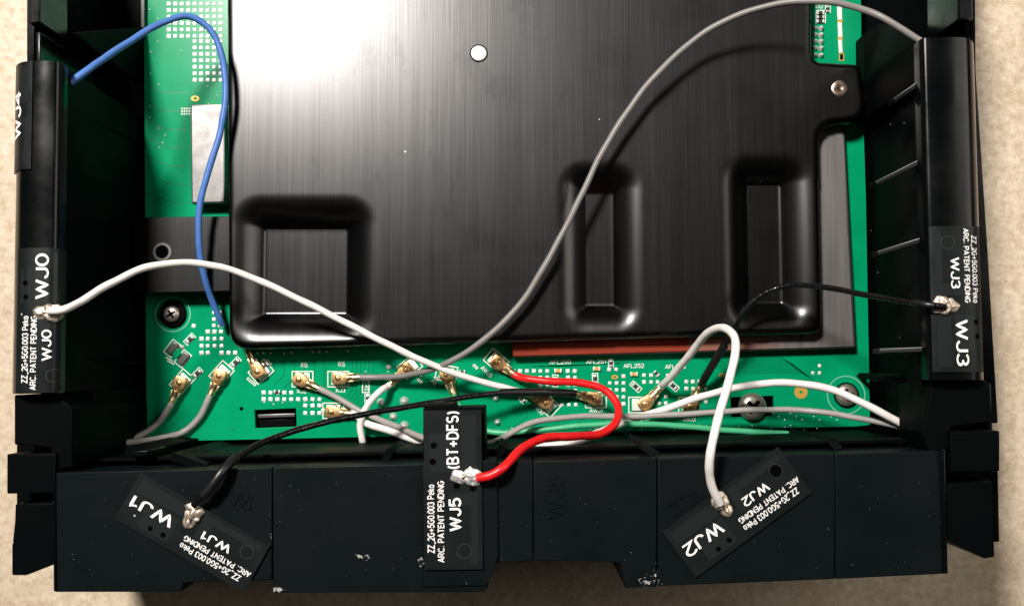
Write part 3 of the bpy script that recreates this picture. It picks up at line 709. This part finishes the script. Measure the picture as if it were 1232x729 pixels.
def disc(name, px, py, z, r, h, m, parent):
    c = P(px, py, z); bm = bmesh.new(); lathe_bm(bm, c.x, c.y, [(r, z - 1), (r, z + h*.5), (r*.88, z + h), (r*.25, z + h), (r*.2, z + h*.8), (0, z + h*.8)], 30); return from_bm(name, bm, m, parent)
disc('rivet', 576, 64.5, ZH, 9.5, 1.2, M_SOLDER, sink); disc('rivet', 1010.5, 107, ZH, 10.5, 1.6, M_RIVET, sink)
ring('rivet_rim', 576, 64.5, ZH + .35, 9.6, 1.5, M_DARK, sink)
c_ = P(195, 303, ZH - 12); ring('hole_rim', 195, 303, ZH - 9.7, 8.2, 3, M_TIN, sink)
plate('screw_hole', XY(circ(195.5, 303, 7.5), ZH - 12), [], ZH - 9.4, .9, M_DARK, sink)

# ------------------------------------------------------------------ antenna boards
AG = 'antenna boards stuck on the case'
def blob_bm(bm, c, r, sx=1, sy=1, sz=.7, ang=0, seed=0):
    g = np.random.default_rng(seed); m = Matrix.Rotation(ang, 4, 'Z')
    res = bmesh.ops.create_icosphere(bm, subdivisions=3, radius=1.0)
    ph = g.uniform(0, 6, 6)
    for v in res['verts']:
        k = 1 + .16*math.sin(3.1*v.co.x + ph[0])*math.cos(2.7*v.co.y + ph[1]) + .12*math.sin(5.3*v.co.y + ph[2] + 2*v.co.z) + .09*math.sin(9*v.co.x + 7*v.co.z + ph[3]) + .06*math.sin(13*v.co.y - 9*v.co.x + ph[4])
        q = m @ Vector((v.co.x*sx*k*r, v.co.y*sy*k*r, v.co.z*sz*k*r)); v.co = c + q
def antenna(no, label, fmap, sk=1.0, big=None, hole='dark', sol_at=(97, 7, 27)):
    """fmap(a, b, lift): a runs along the reading direction (0..176), b towards the top of the letters (0..64)"""
    root = thing('antenna_board', label, 'antenna', fmap(88, 32, 0), AG)
    N, Mx = 24, 12; V, F = [], []
    for h in (0, 1.6):
        for j in range(Mx + 1):
            for i in range(N + 1): V.append(fmap(176*i/N, 64*j/Mx, h))
    k = (N+1)*(Mx+1); I = lambda i, j, h: h*k + j*(N+1) + i
    for j in range(Mx):
        for i in range(N):
            F.append((I(i, j, 1), I(i+1, j, 1), I(i+1, j+1, 1), I(i, j+1, 1))); F.append((I(i, j, 0), I(i, j+1, 0), I(i+1, j+1, 0), I(i+1, j, 0)))
    for i in range(N): F.append((I(i, 0, 0), I(i+1, 0, 0), I(i+1, 0, 1), I(i, 0, 1))); F.append((I(i, Mx, 1), I(i+1, Mx, 1), I(i+1, Mx, 0), I(i, Mx, 0)))
    for j in range(Mx): F.append((I(0, j, 1), I(0, j+1, 1), I(0, j+1, 0), I(0, j, 0))); F.append((I(N, j, 0), I(N, j+1, 0), I(N, j+1, 1), I(N, j, 1)))
    bm = bmesh.new(); vs = [bm.verts.new(v) for v in V]
    for f in F: bm.faces.new([vs[i] for i in f])
    bmesh.ops.recalc_face_normals(bm, faces=bm.faces); from_bm('strip', bm, M_TAG, root)
    for q0, q1, w0, w1 in ((6, 84, 5, 13), (108, 170, 6, 22), (108, 150, 26, 58), (70, 84, 13, 36)):
        mesh('copper_area', [fmap(q0 + (q1-q0)*i/8, w0 + (w1-w0)*j/4, 1.7 + (.05 if q0 == 108 and w0 == 26 else 0)) for j in range(5) for i in range(9)], [(j*9+i, j*9+i+1, (j+1)*9+i+1, (j+1)*9+i) for j in range(4) for i in range(8) if not (q0 == 70 and j == 0 and False)], M_TAG2, root, smooth=False)
    T = lambda s, a0, a1, b, h, bo=.012: text_map('printed_text', s, a0, a1, b - h/2, b + h/2, lambda a, q: fmap(a, q, 2.0), M_PRINT, root, bo)
    if big is None:
        T('ZZ_2G+5G0.003 Peko', 11, 93, 52, 7.5, .032); T('ARC. PATENT PENDING', 3, 93, 42, 7, .032)
        T('WJ%s' % no, 38, 76, 28, 11, .02); T('WJ%s' % no, 113, 169, 34, 15.5, .016)
        hl = ((116, 52, 3.2), (133, 53, 3.2)); sol = sol_at
    elif big == 'bt':
        T('ZZ_2G+5G0.003 Peko', 18, 94, 56.5, 8, .032); T('ARC. PATENT PENDING', 8, 98, 45.5, 7.5, .032)
        T('WJ5', 42, 79, 30, 14, .032); T('(BT+DFS)', 111, 175, 32, 14, .032)
        hl = ((137, 53, 3.6), (119, 54, 3.8), (92, 28, 3.6), (89, 10, 3.4)); sol = (102, 8, 30)
    else:
        T(big, 50, 128, 30, 22, .02); T('ARC. PATENT PENDING', 90, 170, 50, 7, .02); hl = (); sol = None
    for a, b, r in hl:
        mesh('via_hole', [fmap(a + r*math.cos(q*.4488), b + r*math.sin(q*.4488), 1.85) for q in range(14)], [tuple(range(14))], M_DARK, root, smooth=False)
    ca, cb, cr = 20, 20, 7.5; n = 24
    if hole == 'open': mesh('punch_hole', [fmap(ca + 8*math.cos(q*.2618), cb + 8*math.sin(q*.2618), 1.85) for q in range(n)], [tuple(range(n))], M_DARK, root, smooth=False)
    V = []; F = []
    for q in range(n):
        x, y = math.cos(q*.2618), math.sin(q*.2618); V += [fmap(ca + cr*x, cb + cr*y, 1.9), fmap(ca + (cr+.9)*x, cb + (cr+.9)*y, 1.9)]
    for q in range(n): j = (q+1) % n; F.append((2*q, 2*q+1, 2*j+1, 2*j))
    mesh('pressed_ring', V, F, M_EDGE, root, smooth=False)
    if sol:
        a, b0, b1 = sol; sd_ = hash(no) % 97 if not no.isdigit() else int(no)*7
        ax = (fmap(a, b1, 2) - fmap(a, b0, 2)); ang = math.atan2(ax.y, ax.x)
        ms = M_BRONZE if big is None else M_SOLDER
        for (ca_, cb_, du, dv, rr_, hh) in ((a, b0 + 3, 5.6, 5.2, 3.7, 4.2), (a, b1 - 4, 3.4, 3.2, 2.9, 3)):
            bm = bmesh.new(); k_ = 0
            for p in (-1, 1):
                for q in (-1, 1):
                    k_ += 1; blob_bm(bm, fmap(ca_ + p*du*random.uniform(.8, 1.1), cb_ + q*dv*random.uniform(.8, 1.15), hh - 1), rr_*random.uniform(.95, 1.4), 1.2, .9, .7, ang + p*q*.7, sd_ + k_)
            blob_bm(bm, fmap(ca_, cb_, hh - .5), rr_*1.55, 1.5, .8, .75, ang, sd_ + 9); blob_bm(bm, fmap(ca_, cb_, hh - 2), rr_*2.0, 1.2, 1.25, .42, ang + .4, sd_ + 11)
            so_ = from_bm('solder_joint', bm, ms, root, angle=80)
            rm = so_.modifiers.new('remesh', 'REMESH'); rm.mode = 'VOXEL'; rm.voxel_size = 0.7 * S; rm.use_smooth_shade = True
            sm_ = so_.modifiers.new('smooth', 'SMOOTH'); sm_.factor = .5; sm_.iterations = 12
        bm = bmesh.new(); blob_bm(bm, fmap(a, (b0+b1)/2, 3), 3.6, 2.2, .9, .8, ang, sd_+4); from_bm('wire_end', bm, M_GOLD2, root, angle=80)
    return root
def flat_map(o, ea, eb, z):
    """o: corner a=0,b=0; ea: corner a=176,b=0; eb: corner a=0,b=64 (pixels)"""
    O, A, B = P(*o, z), P(*ea, z), P(*eb, z); ua = (A - O) / 176; ub0 = (B - O); n = ua.normalized(); ub = (ub0 - n*ub0.dot(n)).normalized() * ub0.length / 64
    return lambda a, b, h=0.0: O + ua*a + ub*b + Vector((0, 0, h))
sL, sR = surf(frL, topL, 0.4), surf(frR, topR, 0.4)
kL = 965 / 1150
LB = frL[3]
antenna('0', 'black antenna strip printed WJ0 with the white cable soldered on, on the slim side tower', lambda a, b, h=0: sL(LB - 1 - a*0.835, b*0.84 - 13, h), sol_at=(97, 19, 39))
antenna('4', 'antenna strip half turned out of sight on the outer flank beside the blue cable', lambda a, b, h=0: sL(114 - a*0.64, 28 + b*0.62, h), big='WJ4')
s0 = (P(1123, 272, ZT) - Vector((frR[0].x, frR[0].y, ZT))).dot(frR[1])
antenna('3', 'black antenna strip printed WJ3 with a thin black cable, on the wide side tower', lambda a, b, h=0: sR(s0 + a*0.845, 5 + b*0.84, h))
antenna('1', 'tilted black antenna strip printed WJ1, its black cable arriving over the panel edge', flat_map((325, 656), (170, 568), (294, 712), ZP + 1.6))
antenna('2', 'tilted black antenna strip printed WJ2 with a round punched hole and white cable', flat_map((936, 537.5), (797, 639), (981, 588), ZP + 2.2), hole='open')
antenna('5', 'upright black antenna strip printed WJ5 and (BT+DFS) with the red cable', flat_map((581, 684), (579, 493), (511, 686), ZP + 4.5), big='bt')

# ------------------------------------------------------------------ antenna cables
def plug_mesh():
    bm = bmesh.new(); prof = [(-10, -5), (-8.5, -7.6), (-3, -8.6), (3, -8), (7, -6), (11, -4.2), (11, 4.2), (7, 6), (3, 8), (-3, 8.6), (-8.5, 7.6), (-10, 5)]
    prism_bm(bm, [Vector((x, y, 8.5)) for x, y in prof], 0, 1.5, 3)
    r = bmesh.ops.create_icosphere(bm, subdivisions=2, radius=4.2)
    for v in r['verts']: v.co = Vector((v.co.x - 2, v.co.y, 8 + v.co.z*.35))
    bmesh.ops.recalc_face_normals(bm, faces=bm.faces)
    for v in bm.verts: v.co *= S
    me = bpy.data.meshes.new('plug'); bm.to_mesh(me); bm.free()
    bm = bmesh.new()
    pts = [Vector((9, 0, 4.6)), Vector((13, 0, 4.8)), Vector((15, 0, 5)), Vector((19, 0, 5.2)), Vector((24, 0, 5.4))]
    V, F = sweep(pts, lambda q: 5.0 if q < .3 else (3.9 if q < .6 else 4.7), 12)
    vs = [bm.verts.new(v) for v in V]
    for f in F: bm.faces.new([vs[i] for i in f])
    for y in (-4.6, 4.6):
        prism_bm(bm, [Vector((x, y + w, 7.4)) for x, w in ((9.5, -1.3), (17, -.8), (17, .8), (9.5, 1.3))], 2, .4)
    bmesh.ops.recalc_face_normals(bm, faces=bm.faces)
    for v in bm.verts: v.co *= S
    m2 = bpy.data.meshes.new('crimp'); bm.to_mesh(m2); bm.free()
    return me, m2
PLUG, CRIMP = plug_mesh()
def cable(label, pts, r, m, plug=None, shrink=(), cap=M_GOLD, group='antenna cables', scale=1.0):
    """pts: (x, y, z) with x, y in photo pixels; plug: (x, y, tilt) of the plug whose crimp meets pts[0]"""
    if plug:
        ctr = P(plug[0], plug[1], ZB + 3); e = P(pts[0][0], pts[0][1], ZB + 8); d = (e - ctr); ang = math.atan2(d.y, d.x); d.z = 0; d.normalize()
        base = ctr
    else: base = P(*pts[0])
    root = thing('antenna_cable', label, 'cable', base, group)
    path = [P(*q) for q in pts]
    if plug: path = [ctr + d*19*scale + Vector((0, 0, 5.2)), ctr + d*27*scale + Vector((0, 0, 6))] + path[1:]
    sp = spline(path); nk = len(sp)
    for i_ in range(nk):                                            # slight hand-bent unevenness, none at the ends
        w_ = min(1, i_ / 12, (nk - 1 - i_) / 12); q_ = i_ * 0.09 + nk
        sp[i_] = sp[i_] + Vector((math.sin(q_*1.7) + .6*math.sin(q_*3.9), math.cos(q_*1.3) + .6*math.cos(q_*4.3), .5*math.sin(q_*2.3))) * .33 * w_
    V, F = sweep(sp, lambda u: r * (1 + .025*math.sin(u*61 + nk) + .02*math.sin(u*143))); mesh('sheath', V, F, m, root, angle=50)
    for i0, i1, rs in shrink:
        n = len(sp); V, F = sweep(sp[int(i0*n):max(int(i0*n)+3, int(i1*n))], rs); mesh('heat_shrink', V, F, M_SHRINK, root, angle=50)
    if plug:
        o = bpy.data.objects.new('plug', PLUG); C.objects.link(o); o.parent = root
        if not PLUG.materials: PLUG.materials.append(M_GOLD)
        o.rotation_euler = (0, 0, ang); o.scale = (scale, scale, 1)
        q = bpy.data.objects.new('crimp', CRIMP); C.objects.link(q); q.parent = o
        if not CRIMP.materials: CRIMP.materials.append(M_GOLD2)
    return root
for me in (PLUG, CRIMP):
    me.polygons.foreach_set('use_smooth', [True]*len(me.polygons)); me.set_sharp_from_angle(angle=math.radians(45))
cable('short grey cable from the gold plug closest to the bronze standoff screw', [(205, 489, 68), (188, 511, 68), (165, 526, 92), (140, 533, 128), (122, 535, 150)], 3.9, M_GREY, (217.5, 462))
cable('short grey cable from the second gold plug, bending beside a row of pads', [(252, 478, 68), (240, 502, 66), (220, 520, 68), (195, 527, 84), (165, 531, 110), (140, 534, 130)], 3.9, M_GREY, (265, 453.5))
cable('brown cable almost wholly hidden under the heat sink, only its gold plug showing', [(302, 429, 68), (299, 415, 68), (300, 395, 68)], 3.6, M_BROWN, (311, 445))
cable('grey cable crossing the board edge beneath black and white cables toward the far guide', [(381, 466, 68), (405, 478, 68), (440, 497, 72), (475, 512, 92), (510, 527, 130), (550, 536, 150), (592, 532, 130), (640, 509, 105), (700, 500.5, 96), (760, 501, 90), (820, 498.5, 94), (900, 493, 100), (975, 494.5, 110), (1030, 502, 140), (1066, 509, 160), (1104, 518, 168)], 3.6, M_GREY, (363, 457))
cable('long dark grey cable arching high across the heat sink into the wide tower', [(429, 454, 68), (455, 454, 72), (490, 451, 84), (535, 438, 106), (580, 411, 116), (625, 366, 119), (660, 312, 121), (695, 244, 123), (735, 165, 127), (790, 90, 132), (850, 38, 141), (930, 6, 165), (1000, 3, 194), (1055, 19, 228), (1108, 50, 240)], 3.7, M_DGREY, (410, 454.5))
cable('white cable from a gold plug running under WJ5 to the far cable guide', [(424, 497.5, 68), (438, 508, 76), (465, 517, 86), (508, 531, 110), (560, 541, 140), (610, 542, 180), (655, 537, 186), (692, 531.5, 176), (724, 519, 130), (760, 504, 82), (795, 494, 82), (850, 475.5, 100), (900, 463.5, 120), (950, 460.5, 138), (1000, 469, 152), (1040, 486, 166), (1066, 499, 172), (1104, 520, 170)], 4.4, M_WHITE, (402, 495))
cable('short white cable from a slanted gold plug dropping into the slot behind the panel', [(472, 460, 70), (458, 470, 82), (442, 487, 84), (433, 510, 82), (436, 530, 80), (440, 550, 70)], 4.0, M_WHITE, (488, 446))
cable('thin green cable running along the board edge past the red loop', [(546, 475, 66), (552, 487, 66), (562, 504, 72), (590, 519, 84), (640, 518, 90), (700, 512, 94), (740, 509.5, 94), (800, 511.5, 92), (870, 517, 92), (925, 520.5, 92), (948, 522, 90)], 3.7, M_GREEN, (538, 452))
cable('bright red cable looping from a gold plug to the WJ5 strip', [(617, 449, 70), (635, 456, 76), (665, 459, 86), (700, 460.5, 104), (728, 469, 120), (743, 488, 134), (741, 508, 150), (722, 522, 170), (690, 524.5, 200), (655, 526.5, 226), (630, 538, 250), (605, 563, 280), (590, 572, 281), (574, 575, 278)], 4.6, M_RED, (600, 437))
cable('long white cable from the WJ0 strip across the blue cable and heat sink', [(633, 473, 70), (612, 468, 78), (560, 453.5, 96), (500, 430, 112), (450, 406, 122), (400, 380, 132), (350, 355, 144), (300, 333, 158), (262, 321, 172), (220, 316, 190), (175, 322, 212), (130, 343, 240), (95, 364, 268), (75, 373, 284), (58, 374, 285)], 4.0, M_WHITE, (655, 483))
cable('black cable from a gold plug across the board to the tilted WJ1 strip', [(693, 474, 70), (670, 472, 76), (635, 471.5, 90), (590, 474, 104), (540, 481, 120), (490, 489, 136), (430, 500, 158), (375, 512, 184), (330, 526, 214), (295, 544, 250), (268, 566, 280), (250, 590, 283), (233, 608, 277)], 3.5, M_BLACK, (714, 479), ((.01, .20, 5.0), (.86, .97, 5.0)))
cable('white cable standing up in a tall loop to the tilted WJ2 strip', [(790, 471, 72), (800, 461, 88), (822, 436, 130), (842, 411, 168), (856, 398, 196), (872, 395, 220), (883, 404, 240), (884, 425, 258), (877, 458, 276), (864, 505, 296), (854, 548, 300), (855, 580, 288), (866, 606, 277)], 4.4, M_WHITE, (777, 484))
cable('black cable from a gold plug over the heat sink edge to WJ3', [(839, 471, 72), (848, 455, 84), (862, 432, 100), (878, 405, 118), (896, 374, 132), (918, 354, 142), (945, 344.5, 154), (985, 345, 180), (1040, 354, 222), (1090, 363, 262), (1115, 367, 284), (1138, 369, 287)], 3.3, M_BLACK, (830, 486), ((.02, .21, 4.9), (.90, .97, 3.9)))
cable('blue cable rising from the slim tower over the shield and under the heat sink', [(268, 392, 74), (258, 368, 84), (246, 335, 102), (239, 290, 116), (242, 240, 122), (254, 195, 124), (266, 155, 124), (271.5, 115, 125), (267, 70, 128), (252, 35, 134), (228, 20.5, 142), (195, 28, 158), (150, 54, 192), (110, 82, 234), (84, 100, 246)], 3.9, M_BLUE)
print('objects', len(bpy.data.objects))
